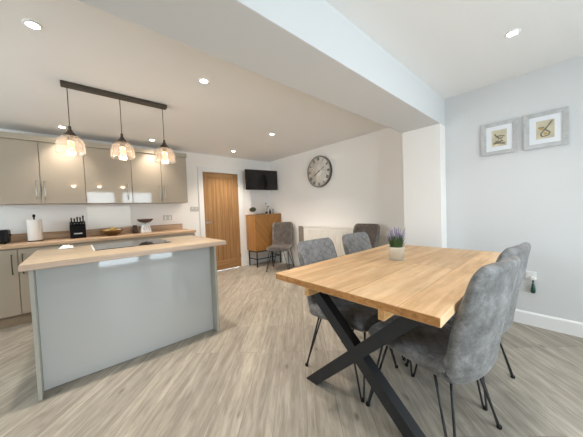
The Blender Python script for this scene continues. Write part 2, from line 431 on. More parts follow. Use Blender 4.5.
# ------------------------------------------------------------------ kitchen wall units
UY = 4.316
def bar_handle(parent, x, z0, z1, yf, mat='steel'):
    m = MB(); y = yf-.03
    m.tube([(x, yf, z0+.012), (x, y+.006, z0+.006), (x, y, z0+.02), (x, y-.003, (z0+z1)/2), (x, y, z1-.02), (x, y+.006, z1-.006), (x, yf, z1-.012)], .005)
    return m.build('handle', mat, parent)

def wall_unit(label, x0, doors, hands):
    x1 = doors[-1]
    t = thing('wall_cabinet', label, 'cabinet', (x0, YB, 1.375), 0, 'gloss wall cabinets above the worktop')
    ox = x0
    MB().box(.001, x1-x0-.001, UY+.021-YB, -.001, 0, 2.14-1.375).build('carcass', 'carc', t)
    prev = x0
    for xd, h in zip(doors, hands):
        d = MB().box(prev-ox+.0035, xd-ox-.0035, UY-YB, UY+.0195-YB, .002, 2.138-1.375, .002).build('door', 'cash', t)
        if h:
            bar_handle(d, h-ox, 1.425-1.375, 1.655-1.375, UY-YB)
        prev = xd
    return t
wall_unit('two-door gloss wall cabinet at the left end, nearest picture edge', -.74, [-.305, .118], [-.342, -.268])
wall_unit('single wide-door gloss wall cabinet above the cream splashback', .118, [.655], [.600])
wall_unit('two-door gloss wall cabinet nearest the oak door', .655, [1.06, 1.46], [1.022, 1.098])
m = MB(); m.box(-.74, 1.47, UY-.012, YB-.002, 2.142, 2.21, .004)
struct(m.build('trim_2', 'carc'))

# base units
BYF = 4.05
def base_unit(label, x0, x1, handle, drawers=0):
    t = thing('base_cabinet', label, 'cabinet', (x0, YB, 0), 0, 'gloss base cabinets along the back wall')
    MB().box(.001, x1-x0-.001, BYF+.021-YB, -.001, .12, .868).build('carcass', 'carc', t)
    if drawers:
        zs = [.125, .40, .65, .855]
        for a, b in zip(zs, zs[1:]):
            d = MB().box(.0025, x1-x0-.0025, BYF-YB, BYF+.0195-YB, a+.002, b-.002, .002).build('drawer', 'cash', t)
            mm = MB(); xm = (x1-x0)/2; mm.tube([(xm-.1, BYF-YB, b-.05), (xm-.1, BYF-YB-.03, b-.05), (xm+.1, BYF-YB-.03, b-.05), (xm+.1, BYF-YB, b-.05)], .006); mm.build('handle', 'bronze', d)
    else:
        d = MB().box(.0025, x1-x0-.0025, BYF-YB, BYF+.0195-YB, .127, .855, .002).build('door', 'cash', t)
        bar_handle(d, handle-x0, .58, .81, BYF-YB, 'bronze')
    return t
base_unit('gloss base cabinet furthest left, cut off by the picture edge', -.96, -.508, -.551)
base_unit('gloss base cabinet half hidden behind left end of island', -.508, -.05, -.470)
base_unit('gloss drawer base cabinet below the fruit bowl, behind island', -.05, .5, 0, 1)
base_unit('gloss base cabinet below the kitchen scale, behind island', .5, 1.0, .96)
base_unit('gloss base cabinet at right end nearest the oak door', 1.0, 1.455, 1.04)
struct(MB().box(-.96, 1.45, 4.085, 4.10, .0, .119).build('trim_3', 'plinth'))
wt = tag(MB().box(-.98, 1.47, 4.035, YB-.001, .870, .910, .006).build('worktop', 'wtop'), 'long brown wood-effect worktop along the back wall', 'worktop')
tag(MB().box(-.98, 1.44, YB-.021, YB-.002, .9105, 1.008, .002).build('upstand', 'wtop'), 'brown wood-effect upstand strip along the wall behind the back worktop', 'upstand')
tag(MB().box(.125, .66, YB-.010, YB-.001, 1.0095, 1.344, .002).build('splashback', 'splash'), 'cream glossy splashback panel behind the fruit bowl', 'splashback')

# ------------------------------------------------------------------ island
isl = thing('kitchen_island', 'grey gloss kitchen island with plain back panel facing the dining area', 'kitchen island', (-.245, 2.275, 0))
W_ = 1.255
MB().box(0, .02, 0, .80, 0, .869, .0015).build('side_panel', 'islside', isl)
MB().box(W_-.02, W_, 0, .80, 0, .869, .0015).build('side_panel', 'islside', isl)
MB().box(.021, W_-.021, .10, .118, .004, .868, .001).build('back_panel', 'isl', isl)
MB().box(.021, W_-.021, .119, .78, .10, .868).build('carcass', 'carc', isl)
for k in range(2):
    a = .023 + k*.605
    d = MB().box(a, a+.602, .781, .80, .12, .862, .002).build('door', 'cash', isl)
    mm = MB(); xx = a+(.56 if k == 0 else .04); mm.tube([(xx, .80, .6), (xx, .83, .6), (xx, .83, .8), (xx, .80, .8)], .006); mm.build('handle', 'bronze', d)
iw = tag(MB().box(-.275, 1.075, 2.185, 3.13, .870, .9095, .003).build('island_worktop', 'wtopi'), 'pale oak-effect worktop on the kitchen island', 'worktop')
m = MB(); m.box(-.2765, 1.0765, 2.1835, 2.1849, .8725, .907); m.box(1.0751, 1.0765, 2.185, 3.13, .8725, .907); m.box(-.2765, -.2751, 2.185, 3.13, .8725, .907)
m.build('edge_band', 'wedge', iw)
hob = thing('induction_hob', 'black glass hob set into the island worktop', 'hob', (.10, 2.56, .9097))
MB().box(.004, .59, 0, .52, 0, .005, .001).build('glass', 'glassblack', hob)
MB().box(-.006, .0038, 0, .52, 0, .006).build('edge_trim', 'whitep', hob)
m = MB()
for (x, y, r) in ((.16, .14, .075), (.16, .37, .095), (.43, .14, .095), (.43, .37, .075)):
    m.lathe([(r-.002, .0052), (r-.002, .0055), (r, .0055), (r, .0052)], (x, y, 0), 40, cap=False)
m.build('zone_rings', 'clockgrey', hob)

# small white patterned cloth dropped on the island
m = MB(); n = 22
vs = [[None]*(n+1) for _ in range(n+1)]
for i in range(n+1):
    for j in range(n+1):
        u, v = i/n-.5, j/n-.5
        h = .012 + .016*abs(mnoise.noise(Vector((u*5, v*5, 3)))) + .012*math.sin(u*9+v*4)**2
        edge = max(abs(u), abs(v)); h *= max(.12, 1-(edge*2)**4)
        rx = u*(.10+.03*math.sin(v*9)); ry = v*(.09+.03*math.sin(u*8+1))
        vs[i][j] = m.bm.verts.new((rx, ry, h))
for i in range(n):
    for j in range(n): m.bm.faces.new((vs[i][j], vs[i+1][j], vs[i+1][j+1], vs[i][j+1]))
c = m.build('dish_cloth', 'cloth', None, True); c.scale = (.8, .8, 1.15); c.location = (-.075, 3.0, .9095); c.rotation_euler = (0, 0, -.3)
so = c.modifiers.new('thick', 'SOLIDIFY'); so.thickness = .003; so.offset = 1
tag(c, 'small crumpled white cloth on the far left of the island worktop', 'cloth')

# ------------------------------------------------------------------ things on the back worktop
ZW = .910
t = thing('toaster', 'black boxy appliance at the far left of the back worktop', 'toaster', (-.735, 4.42, ZW))
MB().box(-.13, .13, -.09, .09, .008, .165, .02, 4).build('body', 'blackp', t)
m = MB(); m.box(-.10, .10, -.045, -.015, .1652, .167); m.box(-.10, .10, .015, .045, .1652, .167); m.build('slots', 'steel', t)
MB().box(.1305, .145, -.02, .02, .09, .11, .003).build('lever', 'blackp', t)
for sx in (-.1, .1):
    for sy in (-.07, .07): MB().lathe([(.01, 0), (.01, .0078)], (sx, sy, 0), 10).build('foot', 'blackp', t)

kx, ky = -.395, 4.44
t = thing('kitchen_roll_holder', 'black upright holder carrying the white kitchen roll', 'kitchen roll holder', (kx, ky, ZW))
MB().lathe([(.072, 0), (.072, .008), (.06, .011), (0, .011)], (0, 0, 0), 32).build('base', 'blackp', t)
MB().lathe([(.008, .011), (.008, .30), (.012, .302), (.014, .32), (.012, .335), (0, .34)], (0, 0, 0), 16).build('pole', 'blackp', t)
m = MB(); m.lathe([(.02, .0), (.066, .0), (.068, .004), (.068, .256), (.066, .26), (.02, .26), (.02, 0)], (0, 0, 0), 40, cap=False)
r = m.build('kitchen_roll', 'paper'); r.location = (kx, ky, ZW+.0115)
tag(r, 'white kitchen paper roll standing on the back worktop', 'kitchen roll')

bx, by = .012, 4.42
t = thing('knife_block', 'black knife block holding five black-handled knives', 'knife block', (bx, by, ZW))
m = MB(); m.hexa([(-.082, -.07, 0), (.082, -.07, 0), (.082, .07, 0), (-.082, .07, 0), (-.082, -.055, .165), (.082, -.055, .165), (.082, .085, .222), (-.082, .085, .222)], .004); m.build('block', 'blackknife', t)
MB().hexa([(-.042, -.0700, .055), (.042, -.0700, .055), (.042, -.066, .055), (-.042, -.066, .055), (-.042, -.0672, .07), (.042, -.0672, .07), (.042, -.063, .07), (-.042, -.063, .07)]).build('name_plate', 'steel', t)
for k, (dx, h) in enumerate(((-.052, .085), (-.026, .075), (0, .095), (.026, .09), (.052, .11))):
    kn = thing('knife', None, 'knife', (bx+dx*1.15, by+.005, ZW+.191), 0, 'knives in the block')
    kn['label'] = ['black-handled knife, leftmost in the knife block', 'black-handled knife, second from left in the knife block', 'black-handled knife in the middle of the knife block',
                   'black-handled knife, second from right in the knife block', 'tallest black-handled knife, rightmost in the knife block'][k]
    MB().tube([(0, 0, -.0005), (0, -.002, .012)], .006).build('bolster', 'steel', kn)
    MB().tube([(0, -.002, .012), (0, -.010, h*.6), (0, -.014, h)], [.0085, .0075, .0095]).build('handle', 'blackp', kn)

fb = thing('fruit_bowl', 'shallow amber bowl of fruit on the back worktop', 'bowl', (.385, 4.37, ZW))
MB().lathe([(.06, 0), (.062, .006), (.10, .03), (.138, .07), (.142, .078), (.136, .078), (.095, .038), (.05, .016), (0, .013)], (0, 0, 0), 40).build('bowl', 'amber', fb)
fr = [(-.06, -.03, .056, .037, 'banana', 'yellow round fruit at the front left of the amber bowl'), (.015, -.055, .058, .035, 'orange', 'orange fruit at the front middle of the amber bowl'),
      (.075, -.015, .058, .036, 'apple', 'pale fruit at the right of the amber bowl'), (-.02, .045, .060, .037, 'apple', 'pale fruit at the back of the amber bowl'), (.045, .055, .062, .034, 'banana', 'yellow fruit at the back right of the amber bowl'),
      (-.085, .035, .066, .033, 'orange', 'orange fruit at the back left of the amber bowl'), (.008, -.005, .088, .034, 'banana', 'yellow fruit on top of the pile in the amber bowl')]
for x, y, z, r, mt, lb in fr:
    o = MB().ball((0, 0, 0), r, 1, 1, .92).lathe([(.003, r*.9), (.002, r*1.02)], n=6).build('fruit', mt, None); o.location = (.385+x, 4.37+y, ZW+z)
    tag(o, lb, 'fruit', 'fruit in the amber bowl')

sc = thing('kitchen_scale', 'silver kitchen scale with dial and dark brown pan', 'scale', (.815, 4.40, ZW))
m = MB(); m.hexa([(-.075, -.06, 0), (.075, -.06, 0), (.075, .07, 0), (-.075, .07, 0), (-.05, -.035, .135), (.05, -.035, .135), (.05, .05, .135), (-.05, .05, .135)], .012); m.build('body', 'whitep', sc)
dm = MB(); dm.lathe([(.042, 0), (.042, .006), (.038, .008), (0, .008)], (0, 0, 0), 32, 'y'); d = dm.build('dial', 'steel', sc); d.location = (0, -.049, .066); d.rotation_euler = (-.19, 0, PI)
q = MB(); q.lathe([(.034, .0082), (.034, .009), (0, .009)], (0, 0, 0), 32, 'y'); q.build('dial_face', 'mount', d)
MB().box(-.002, .002, .0092, .0105, 0, .03).build('pointer', 'clockink', d)
MB().lathe([(.012, .135), (.012, .155)], (0, 0, 0), 16).build('post', 'steel', sc)
MB().lathe([(.03, .1555), (.07, .165), (.105, .195), (.112, .215), (.107, .215), (.065, .175), (0, .168)], (0, 0, 0), 36).build('pan', 'brownpan', sc)
j = thing('storage_jar', 'small dark brown jar beside the kitchen scale', 'jar', (.675, 4.43, ZW))
MB().lathe([(.03, 0), (.036, .004), (.036, .09), (.028, .102)], (0, 0, 0), 24).build('jar_body', 'jar', j)
MB().lathe([(.03, .1025), (.03, .122), (.026, .125), (0, .125)], (0, 0, 0), 24).build('lid', 'jar', j)

# ------------------------------------------------------------------ sockets and switches
def plate_y(name, label, cat, x0, x1, z0, z1, gang=2, rockers=True):
    t = thing(name, label, cat, ((x0+x1)/2, YB, (z0+z1)/2)); w = (x1-x0)/2; h = (z1-z0)/2
    MB().box(-w, w, -.009, -.0005, -h, h, .002).build('face_plate', 'plate', t)
    for k in range(gang):
        cx = (-w + (2*k+1)*w/gang)
        MB().box(cx-.009, cx+.009, -.012, -.0092, .006, .026, .001).build('rocker', 'whitep', t)
    if rockers:
        for k in range(gang):
            cx = (-w + (2*k+1)*w/gang)
            MB().box(cx-.016, cx+.016, -.0105, -.0092, -.03, 0).build('outlet', 'whitep', t)
    return t
plate_y('wall_socket', 'silver double socket on the wall right of the kitchen scale', 'socket', 1.132, 1.278, 1.086, 1.172)
plate_y('light_switch', 'silver light switch beside the oak door frame', 'light switch', 1.605, 1.755, 1.222, 1.308, 2, False)

def plate_x(label, y0, y1, z0, z1, mat):
    t = thing('wall_socket', label, 'socket', (XR, (y0+y1)/2, (z0+z1)/2)); w = (y1-y0)/2; h = (z1-z0)/2
    MB().box(-.009, -.0005, -w, w, -h, h, .002).build('face_plate', mat, t)
    for k in (-1, 1):
        MB().box(-.012, -.0092, k*w*.45-.008, k*w*.45+.008, .008, .026, .001).build('rocker', 'whitep', t)
    return t
plate_x('white double socket on right wall with green plug-in hanging from it', .180, .248, .442, .516, 'whitep')
plate_x('small grey blank plate behind chair, left of the white socket', .2495, .305, .442, .516, 'frame')
t = thing('plug_in_freshener', 'dark green plug-in air freshener in the right wall socket', 'air freshener', (XR-.0115, .200, .45))
MB().box(-.022, -.001, -.016, .016, -.008, .020, .004).build('plug', 'whitep', t)
MB().lathe([(.006, -.022), (.006, -.035), (.012, -.055), (.017, -.09), (.017, -.115), (.013, -.128), (0, -.13)], (-.018, 0, 0), 20).build('bottle', 'green', t)
MB().lathe([(.007, -.009), (.007, -.023)], (-.018, 0, 0), 14).build('neck', 'green', t)

# ------------------------------------------------------------------ pendant
py = 2.785
pen = thing('pendant_light', 'three-lamp pendant with dark bar and clear ribbed glass shades above island', 'pendant light', (.365, py, ZK))
MB().box(-.405, .405, -.033, .033, -.036, -.0005, .006).build('ceiling_bar', 'bronze', pen)
for k, dx in enumerate((-.365, 0, .365)):
    MB().tube([(dx, 0, -.0365), (dx, 0, 1.96-ZK)], .003).build('cord', 'bronze', pen)
    b = 1.732-ZK
    MB().lathe([(.006, b+.232), (.011, b+.225), (.011, b+.203), (.016, b+.198), (.02, b+.185), (.046, b+.152), (.047, b+.146), (.02, b+.146), (.018, b+.11), (0, b+.11)], (dx, 0, 0), 28).build('lamp_holder', 'bronze', pen)
    prof = [(.044, b+.146), (.064, b+.137), (.081, b+.116), (.091, b+.090)]
    for q in range(15):
        prof.append((.0925 + .006*(q/14) + (.0022 if q % 2 else 0), b+.082-.082*q/14))
    s = MB().lathe(prof, (dx, 0, 0), 48, cap=False).build('lamp_shade', 'shade', pen)
    MB().lathe([(.010, b+.109), (.012, b+.098), (.018, b+.078), (.021, b+.062), (.016, b+.045), (.007, b+.037), (0, b+.036)], (dx, 0, 0), 20).build('bulb', 'bulb', pen)
    L = bpy.data.lights.new('pendant_lamp', 'POINT'); L.energy = 1.1; L.color = (1, .80, .58); L.shadow_soft_size = .03
    lo = bpy.data.objects.new('pendant_lamp', L); COL.objects.link(lo); lo.location = (.365+dx, py, 1.765)

# ------------------------------------------------------------------ downlights
def downlight(x, y, z, label, power, mat='spot', col=(1, .885, .77), ang=115):
    t = thing('downlight', label, 'downlight', (x, y, z), 0, 'recessed ceiling downlights')
    MB().lathe([(.030, -.0005), (.030, -.006), (.040, -.006), (.043, -.003), (.043, -.0005)], (0, 0, 0), 32, cap=False).build('trim_ring', 'trim', t)
    MB().lathe([(.0295, -.0008), (.0295, -.004), (.02, -.0055), (0, -.006)], (0, 0, 0), 24).build('lamp', mat, t)
    L = bpy.data.lights.new('downlight_beam', 'SPOT'); L.energy = power; L.color = col; L.spot_size = math.radians(ang); L.spot_blend = .8; L.shadow_soft_size = .03
    lo = bpy.data.objects.new('downlight_beam', L); COL.objects.link(lo); lo.location = (x, y, z-.012)
PW = 52
downlight(-.13, 2.07, ZK, 'ceiling downlight at upper left corner of the picture', 38)
downlight(.885, 2.07, ZK, 'ceiling downlight just right of the pendant bar end', PW)
downlight(2.25, 2.91, ZK, 'ceiling downlight right of centre, nearest the clock', 62)
downlight(2.27, 4.13, ZK, 'ceiling downlight above the oak door', 56)
downlight(.925, 4.17, ZK, 'ceiling downlight over the wall cabinets between second and third shade', 24, ang=96)
downlight(-.07, 4.17, ZK, 'ceiling downlight over the wall cabinets behind first shade', 24, ang=96)
downlight(2.36, .25, ZE, 'ceiling downlight above dining table near framed pictures', 16, 'spotd', (1, .97, .93))
for x, y, lb in ((.75, .2, 'added unseen fill downlight above the open floor left of the table'), (2.36, -1.15, 'added unseen fill downlight by the right wall near the garden doors'),
                 (.75, -1.15, 'added unseen fill downlight in front of the garden doors'), (-.9, .2, 'added unseen fill downlight furthest left, near the ceiling beam')):
    downlight(x, y, ZE, lb, 18, 'spotd', (1, .97, .93))  # unseen extra lamps, added to brighten table, floor and island front

# ------------------------------------------------------------------ television in the corner
A = Vector((2.682, 4.417, 0)); B = Vector((3.425, 4.296, 0)); d = (B-A); wl = d.length; ang = math.atan2(d.y, d.x)
tv = thing('television', 'black flat television hung on the wall in the far corner', 'television', ((A+B)/2)+Vector((0, 0, 1.639)), ang)
MB().box(-wl/2, wl/2, 0, .045, 0, .425, .006).build('housing', 'blackp', tv)
MB().box(-wl/2+.012, wl/2-.012, -.0022, -.0005, .022, .413).build('screen', 'screen', tv)
m = MB(); m.tube([(0, .0455, .2), (.0, .12, .2), (-.03, .2, .2)], .018); m.box(-.09, .02, .2, .212, .12, .28)
m.build('bracket_arm', 'blackp', tv)
# ------------------------------------------------------------------ oak cabinet in the corner
CX0, CX1, CY0, CY1 = 2.768, 3.452, 4.262, 4.622
cb = thing('oak_cabinet', 'tall oak cabinet with diagonal boarded doors on black stand', 'cabinet', (CX0, CY0, 0)); cw = CX1-CX0; cd = CY1-CY0
m = MB(); m.box(0, .018, 0.018, cd, .34, 1.09); m.box(cw-.018, cw, 0.018, cd, .34, 1.09); m.box(.018, cw-.018, .018, cd, .34, .36); m.box(.018, cw-.018, cd-.01, cd, .36, 1.09)
m.build('body', 'cupS', cb)
MB().box(-.004, cw+.004, -.002, cd, 1.0905, 1.112, .003).build('top', 'doorh', cb)
MB().box(.0, cw/2-.0015, 0, .0175, .342, 1.089, .002).build('door', 'cupL', cb)
MB().box(cw/2+.0015, cw, 0, .0175, .342, 1.089, .002).build('door', 'cupR', cb)
m = MB()
m.box(0.02, cw-.02, .02, .04, .312, .339); m.box(0.02, cw-.02, cd-.04, cd-.02, .312, .339); m.box(.02, .04, .04, cd-.04, .312, .339); m.box(cw-.04, cw-.02, .04, cd-.04, .312, .339)
m.box(.04, cw-.04, .022, .036, .16, .175); m.box(.022, .036, .04, cd-.04, .16, .175); m.box(cw-.036, cw-.022, .04, cd-.04, .16, .175)
m.build('stand_frame', 'black', cb)
for sx in (.02, cw-.04):
    for sy in (.02, cd-.04):
        MB().box(sx, sx+.02, sy, sy+.02, 0, .3115).build('leg', 'black', cb)
ZC = 1.1122
tp = thing('potted_topiary', 'small dark leafy ball plant in white pot on the oak cabinet', 'plant', (2.835, 4.44, ZC))
MB().lathe([(.028, 0), (.036, .012), (.040, .05), (.038, .055), (.034, .052), (0, .045)], (0, 0, 0), 24).build('pot', 'whitep', tp)
m = MB(); random.seed(3)
for k in range(240):
    a = random.random()*2*PI; z = random.uniform(-1, 1); r = math.sqrt(1-z*z); R = .062*random.uniform(.7, 1.05)
    c = Vector((r*math.cos(a), r*math.sin(a), z*.8))*R + Vector((0, 0, .105))
    m.ball(c, .013, 1, .8, .6, 6, 4)
m.tube([(0, 0, .05), (0, 0, .09)], .006)
m.build('foliage', 'darkleaf', tp)
m = MB(); m.box(-.09, .09, -.06, .06, 0, .012, .003); o = m.build('tray', 'blackp'); o.location = (3.02, 4.42, ZC); tag(o, 'flat dark tray lying on the oak cabinet', 'tray')
v = thing('bud_vase', 'clear glass vase with thin dark flower stems on oak cabinet', 'vase', (3.20, 4.45, ZC))
MB().lathe([(.030, .001), (.034, .01), (.032, .07), (.016, .10), (.014, .13)], (0, 0, 0), 24, cap=False).build('glass', 'clear', v)
MB().lathe([(.029, .002), (.032, .012), (.031, .05), (0, .05)], (0, 0, 0), 20).build('filling', 'wine', v)
m = MB()
for (a, b, h) in ((-.01, 0, .235), (.07, .02, .17), (.02, -.03, .15)):
    m.tube([(0, 0, .05), (a*.4, b*.4, h*.6), (a, b, h)], .0022, 6); m.ball((a, b, h), .012, 1, 1, 1.1, 8, 6)
m.build('stems', 'darkleaf', v)
bt = thing('small_bottle', 'small dark bottle right of the vase on the oak cabinet', 'bottle', (3.29, 4.44, ZC))
MB().lathe([(.020, 0), (.022, .005), (.022, .06), (.009, .08), (.009, .10), (0, .10)], (0, 0, 0), 20).build('glass', 'wine', bt)
MB().lathe([(.010, .1003), (.010, .115), (0, .115)], (0, 0, 0), 16).build('cap', 'bronze', bt)
gl = MB().lathe([(.022, 0), (.025, .004), (.027, .11), (.025, .11), (.022, .008), (0, .006)], (0, 0, 0), 24).build('tumbler', 'clear'); gl.location = (3.37, 4.44, ZC)
tag(gl, 'clear drinking glass at the right end of the oak cabinet', 'glass')

# ------------------------------------------------------------------ wall clock
ck = thing('wall_clock', 'large round vintage wall clock with dark rim and faded roman numerals', 'clock', (XC-.001, 3.062, 1.876)); R = .292
# local: -X is towards the room
m = MB(); m.lathe([(R-.012, -.042), (R-.004, -.050), (R, -.044), (R, 0), (R-.012, 0), (R-.012, -.042)], (0, 0, 0), 64, 'x', cap=False); m.build('rim', 'clockink', ck); MB().lathe([(R-.024, -.0445), (R-.020, -.0512), (R-.003, -.0506), (R-.003, -.0455)], (0, 0, 0), 64, 'x', cap=False).build('bezel', 'clockgrey', ck)
m = MB(); m.lathe([(R-.0125, -.001), (R-.0125, -.040), (0, -.040)], (0, 0, 0), 64, 'x'); m.build('face', 'clockface', ck)
fx = -.0405
def face_strip(m, pts, w, x=fx):
    (a0, b0), (a1, b1) = pts; d = Vector((a1-a0, b1-b0)); n = Vector((-d.y, d.x)).normalized()*w/2
    P = [(a0-n.x, b0-n.y), (a1-n.x, b1-n.y), (a1+n.x, b1+n.y), (a0+n.x, b0+n.y)]
    m.prism([(-a, b) for a, b in P], x-.0012, x, 'x')
NUM = ['XII', 'I', 'II', 'III', 'IIII', 'V', 'VI', 'VII', 'VIII', 'IX', 'X', 'XI']
for h, s in enumerate(NUM):
    th = PI/2 - h*PI/6
    ur = Vector((math.cos(th), math.sin(th))); ut = Vector((math.sin(th), -math.cos(th)))
    wd = {'I': .014, 'V': .026, 'X': .026}; tot = sum(wd[c] for c in s); p = -tot/2; m = MB()
    for c in s:
        cx = p+wd[c]/2; p += wd[c]; r0, r1 = R*.70, R*.89
        def P(a, r): v = ur*r + ut*a; return (v.x, v.y)
        if c == 'I': face_strip(m, (P(cx, r0), P(cx, r1)), .010)
        if c == 'V': face_strip(m, (P(cx-.008, r1), P(cx, r0)), .010); face_strip(m, (P(cx+.008, r1), P(cx, r0)), .004, fx-.0002)
        if c == 'X': face_strip(m, (P(cx-.008, r1), P(cx+.008, r0)), .010); face_strip(m, (P(cx+.008, r1), P(cx-.008, r0)), .004, fx-.0002)
    m.build('numeral', 'clockink', ck)
m = MB()
for rr, w in ((.60, .004), (.30, .003)):
    m.lathe([(R*rr, fx-.001), (R*rr+w, fx-.001), (R*rr+w, fx), (R*rr, fx)], (0, 0, 0), 48, 'x', cap=False)
for k in range(24):
    a = k*PI/12; face_strip(m, ((math.cos(a)*R*.33, math.sin(a)*R*.33), (math.cos(a+.18)*R*.55, math.sin(a+.18)*R*.55)), .004)
m.build('ornament', 'clockgrey', ck)
for nm, an, ln, w in (('hour_hand', 238, .135, .014), ('minute_hand', 62, .17, .008)):
    a = math.radians(90-an); m = MB(); x = fx-.004 if nm == 'hour_hand' else fx-.006
    face_strip(m, ((-math.cos(a)*.03, -math.sin(a)*.03), (math.cos(a)*ln, math.sin(a)*ln)), w, x); m.build(nm, 'clockink', ck)
m = MB(); m.lathe([(.012, fx-.0092), (.012, fx)], (0, 0, 0), 16, 'x'); m.build('hub', 'clockink', ck)

# ------------------------------------------------------------------ radiator on the clock wall
RY0, RY1, RZ0, RZ1 = 2.05, 3.47, .20, .85
rd = thing('radiator', 'white double panel radiator on the wall below the clock', 'radiator', (XC, (RY0+RY1)/2, 0)); L_ = (RY1-RY0)/2
m = MB(); m.box(-.035, -.025, -L_, L_, RZ0, RZ1-.02, .003)
m.box(-.092, -.084, -L_, L_, RZ0, RZ1-.02, .003)
n = int((RY1-RY0)/.05)
for k in range(n):
    y = -L_ + .035 + k*(2*L_-.07)/(n-1)
    m.box(-.104, -.0835, y-.016, y+.016, RZ0+.04, RZ1-.055, .003)
m.build('panel', 'rad', rd)
m = MB(); m.box(-.106, -.024, -L_-.002, L_+.002, RZ1-.0195, RZ1, .003)
for k in range(40):
    y = -L_+.03+k*(2*L_-.06)/39
    m.box(-.085, -.033, y-.004, y+.004, RZ1+.0002, RZ1+.0012)
m.build('top_grille', 'rad', rd)
for s in (-1, 1):
    MB().box(-.0835, -.0355, s*L_-.001 if s < 0 else s*L_-.004, s*L_+.004 if s < 0 else s*L_+.001, RZ0+.004, RZ1-.02).build('side_cover', 'rad', rd)
MB().tube([(-.06, L_+.004, RZ0+.05), (-.06, L_+.05, RZ0+.05), (-.06, L_+.05, .0005)], .009).build('pipe', 'chrome', rd)
for y in (-L_*.6, L_*.6):
    MB().box(-.0245, -.0005, y-.02, y+.02, RZ1-.2, RZ1-.1).build('wall_bracket', 'rad', rd)

bd = MB().box(-.022, 0, -.07, .07, 0, .842, .002).build('shadow_strip', 'taupe'); bd.location = (XC-.018, 3.60, .0)  # solid taupe strip standing in for the radiator's shadow on the wall
tag(bd, 'narrow taupe strip painted in for the radiator shadow, at its far end', 'painted shadow')
# ------------------------------------------------------------------ framed pictures
def picture(label, y0, y1, kind):
    # y0 is the far edge, y1 the near one; z fixed
    z0, z1 = 1.660, 1.976; yc = (y0+y1)/2; t = thing('framed_picture', label, 'picture', (XR, yc, (z0+z1)/2), 0, 'framed prints on the right wall')
    w = abs(y1-y0)/2; h = (z1-z0)/2; fw = .036
    m = MB()
    for s in (-1, 1):
        m.hexa([(-.001, s*w, -h), (-.001, s*(w-fw), -h+fw), (-.001, s*(w-fw), h-fw), (-.001, s*w, h), (-.022, s*w, -h), (-.014, s*(w-fw), -h+fw), (-.014, s*(w-fw), h-fw), (-.022, s*w, h)])
        m.hexa([(-.001, -w, s*h), (-.001, -w+fw, s*(h-fw)), (-.001, w-fw, s*(h-fw)), (-.001, w, s*h), (-.022, -w, s*h), (-.014, -w+fw, s*(h-fw)), (-.014, w-fw, s*(h-fw)), (-.022, w, s*h)])
    m.build('frame', 'frame', t)
    MB().box(-.008, -.001, -w+fw-.001, w-fw+.001, -h+fw-.001, h-fw+.001).build('mount', 'mount', t)
    p = MB().box(-.0095, -.0082, -.057, .057, -.08, .08).build('print', 'sepia', t)
    x = -.0097
    def st(m, pts, ws):
        for (a, b), (c, d) in zip(pts, pts[1:]):
            dv = Vector((c-a, d-b)); n = Vector((-dv.y, dv.x)).normalized()*ws/2
            m.prism([(a-n.x, b-n.y), (c-n.x, d-n.y), (c+n.x, d+n.y), (a+n.x, b+n.y)], x-.0008, x, 'x')
    m = MB()
    if kind == 'bird':      # a small bird on a branch
        st(m, [(.045, -.05), (.015, -.045), (-.045, -.058)], .018); st(m, [(.03, -.03), (.0, -.035), (-.03, -.03)], .012)
        st(m, [(.035, .045), (.02, .015), (-.005, -.005), (-.03, .0)], .012); st(m, [(.02, .015), (.0, .022), (-.042, .012)], .012); st(m, [(0, 0), (.01, -.03)], .006); st(m, [(-.01, 0), (-.02, -.03)], .006)
        m.build('drawing', 'sepiadark', p)
    else:                   # a stork with a long raised neck
        st(m, [(-.045, .072), (-.022, .035), (.002, .0), (.028, -.035), (.02, -.062)], .012); st(m, [(.002, .0), (-.03, -.03), (-.02, -.055), (.02, -.062)], .010); st(m, [(.045, .022), (.005, .018)], .009)
        m.build('drawing', 'sepiadark', p)
        m = MB(); st(m, [(.04, .012), (.012, .004)], .016); st(m, [(.01, -.03), (-.012, -.045)], .02); m.build('drawing_wash', 'inkyellow', p)
    return t
picture('silver-framed sepia bird print, the left one of the pair', .576, .303, 'bird')
picture('silver-framed sepia print with curved plume shape, nearest the picture edge', .261, -.015, 'stork')

# ------------------------------------------------------------------ dining table
TA = math.radians(.4)
tb = thing('dining_table', 'honey oak dining table with black crossed steel legs', 'table', (1.802, .803, 0), TA)
TL, TW, ZT, TT = 1.635/2, .985/2, .765, .040
m = MB(); m.box(-TL, TL, -TW, TW, ZT-TT, ZT, .003); top = m.build('tabletop', 'table', tb)
for sx in (-1, 1):
    x = sx*(TL+.0008); MB().box(x-.0007, x+.0007, -TW+.003, TW-.003, ZT-TT+.003, ZT-.003).build('end_grain', 'endgrain', top)
for y in (.225, -.245):
    MB().box(-TL+.02, TL-.02, y-.015, y+.015, ZT-TT-.056, ZT-TT-.0005, .002).build('batten', 'batten', tb)
def xbar(m, x0, x1, ya, yb, zt, w, y_dir=1):
    d = Vector((yb-ya, zt)).normalized(); n = Vector((-d.y, d.x))*w/2
    hw = w/2/abs(d.y)
    # ends cut level with floor and top
    m.prism([(ya-hw, 0), (ya+hw, 0), (yb+hw, zt), (yb-hw, zt)], x0, x1, 'x')
zt = ZT-TT-.0575
for s in (-1, 1):
    xc = s*(TL-.20)
    MB2 = MB(); xbar(MB2, xc-.033, xc+.033, .36, -.34, zt, .068); MB2.build('leg', 'blackleg', tb)
    MB2 = MB()
    # second bar of the cross is welded to the first in two halves
    d0 = (-.36, .34)
    full = lambda z: d0[0] + (d0[1]-d0[0])*z/zt
    hw = .068/2/abs(Vector((d0[1]-d0[0], zt)).normalized().y)
    MB2.prism([(full(0)-hw, 0), (full(0)+hw, 0), (full(zt)+hw, zt), (full(zt)-hw, zt)], xc-.032, xc+.032, 'x'); MB2.build('leg', 'blackleg', tb)
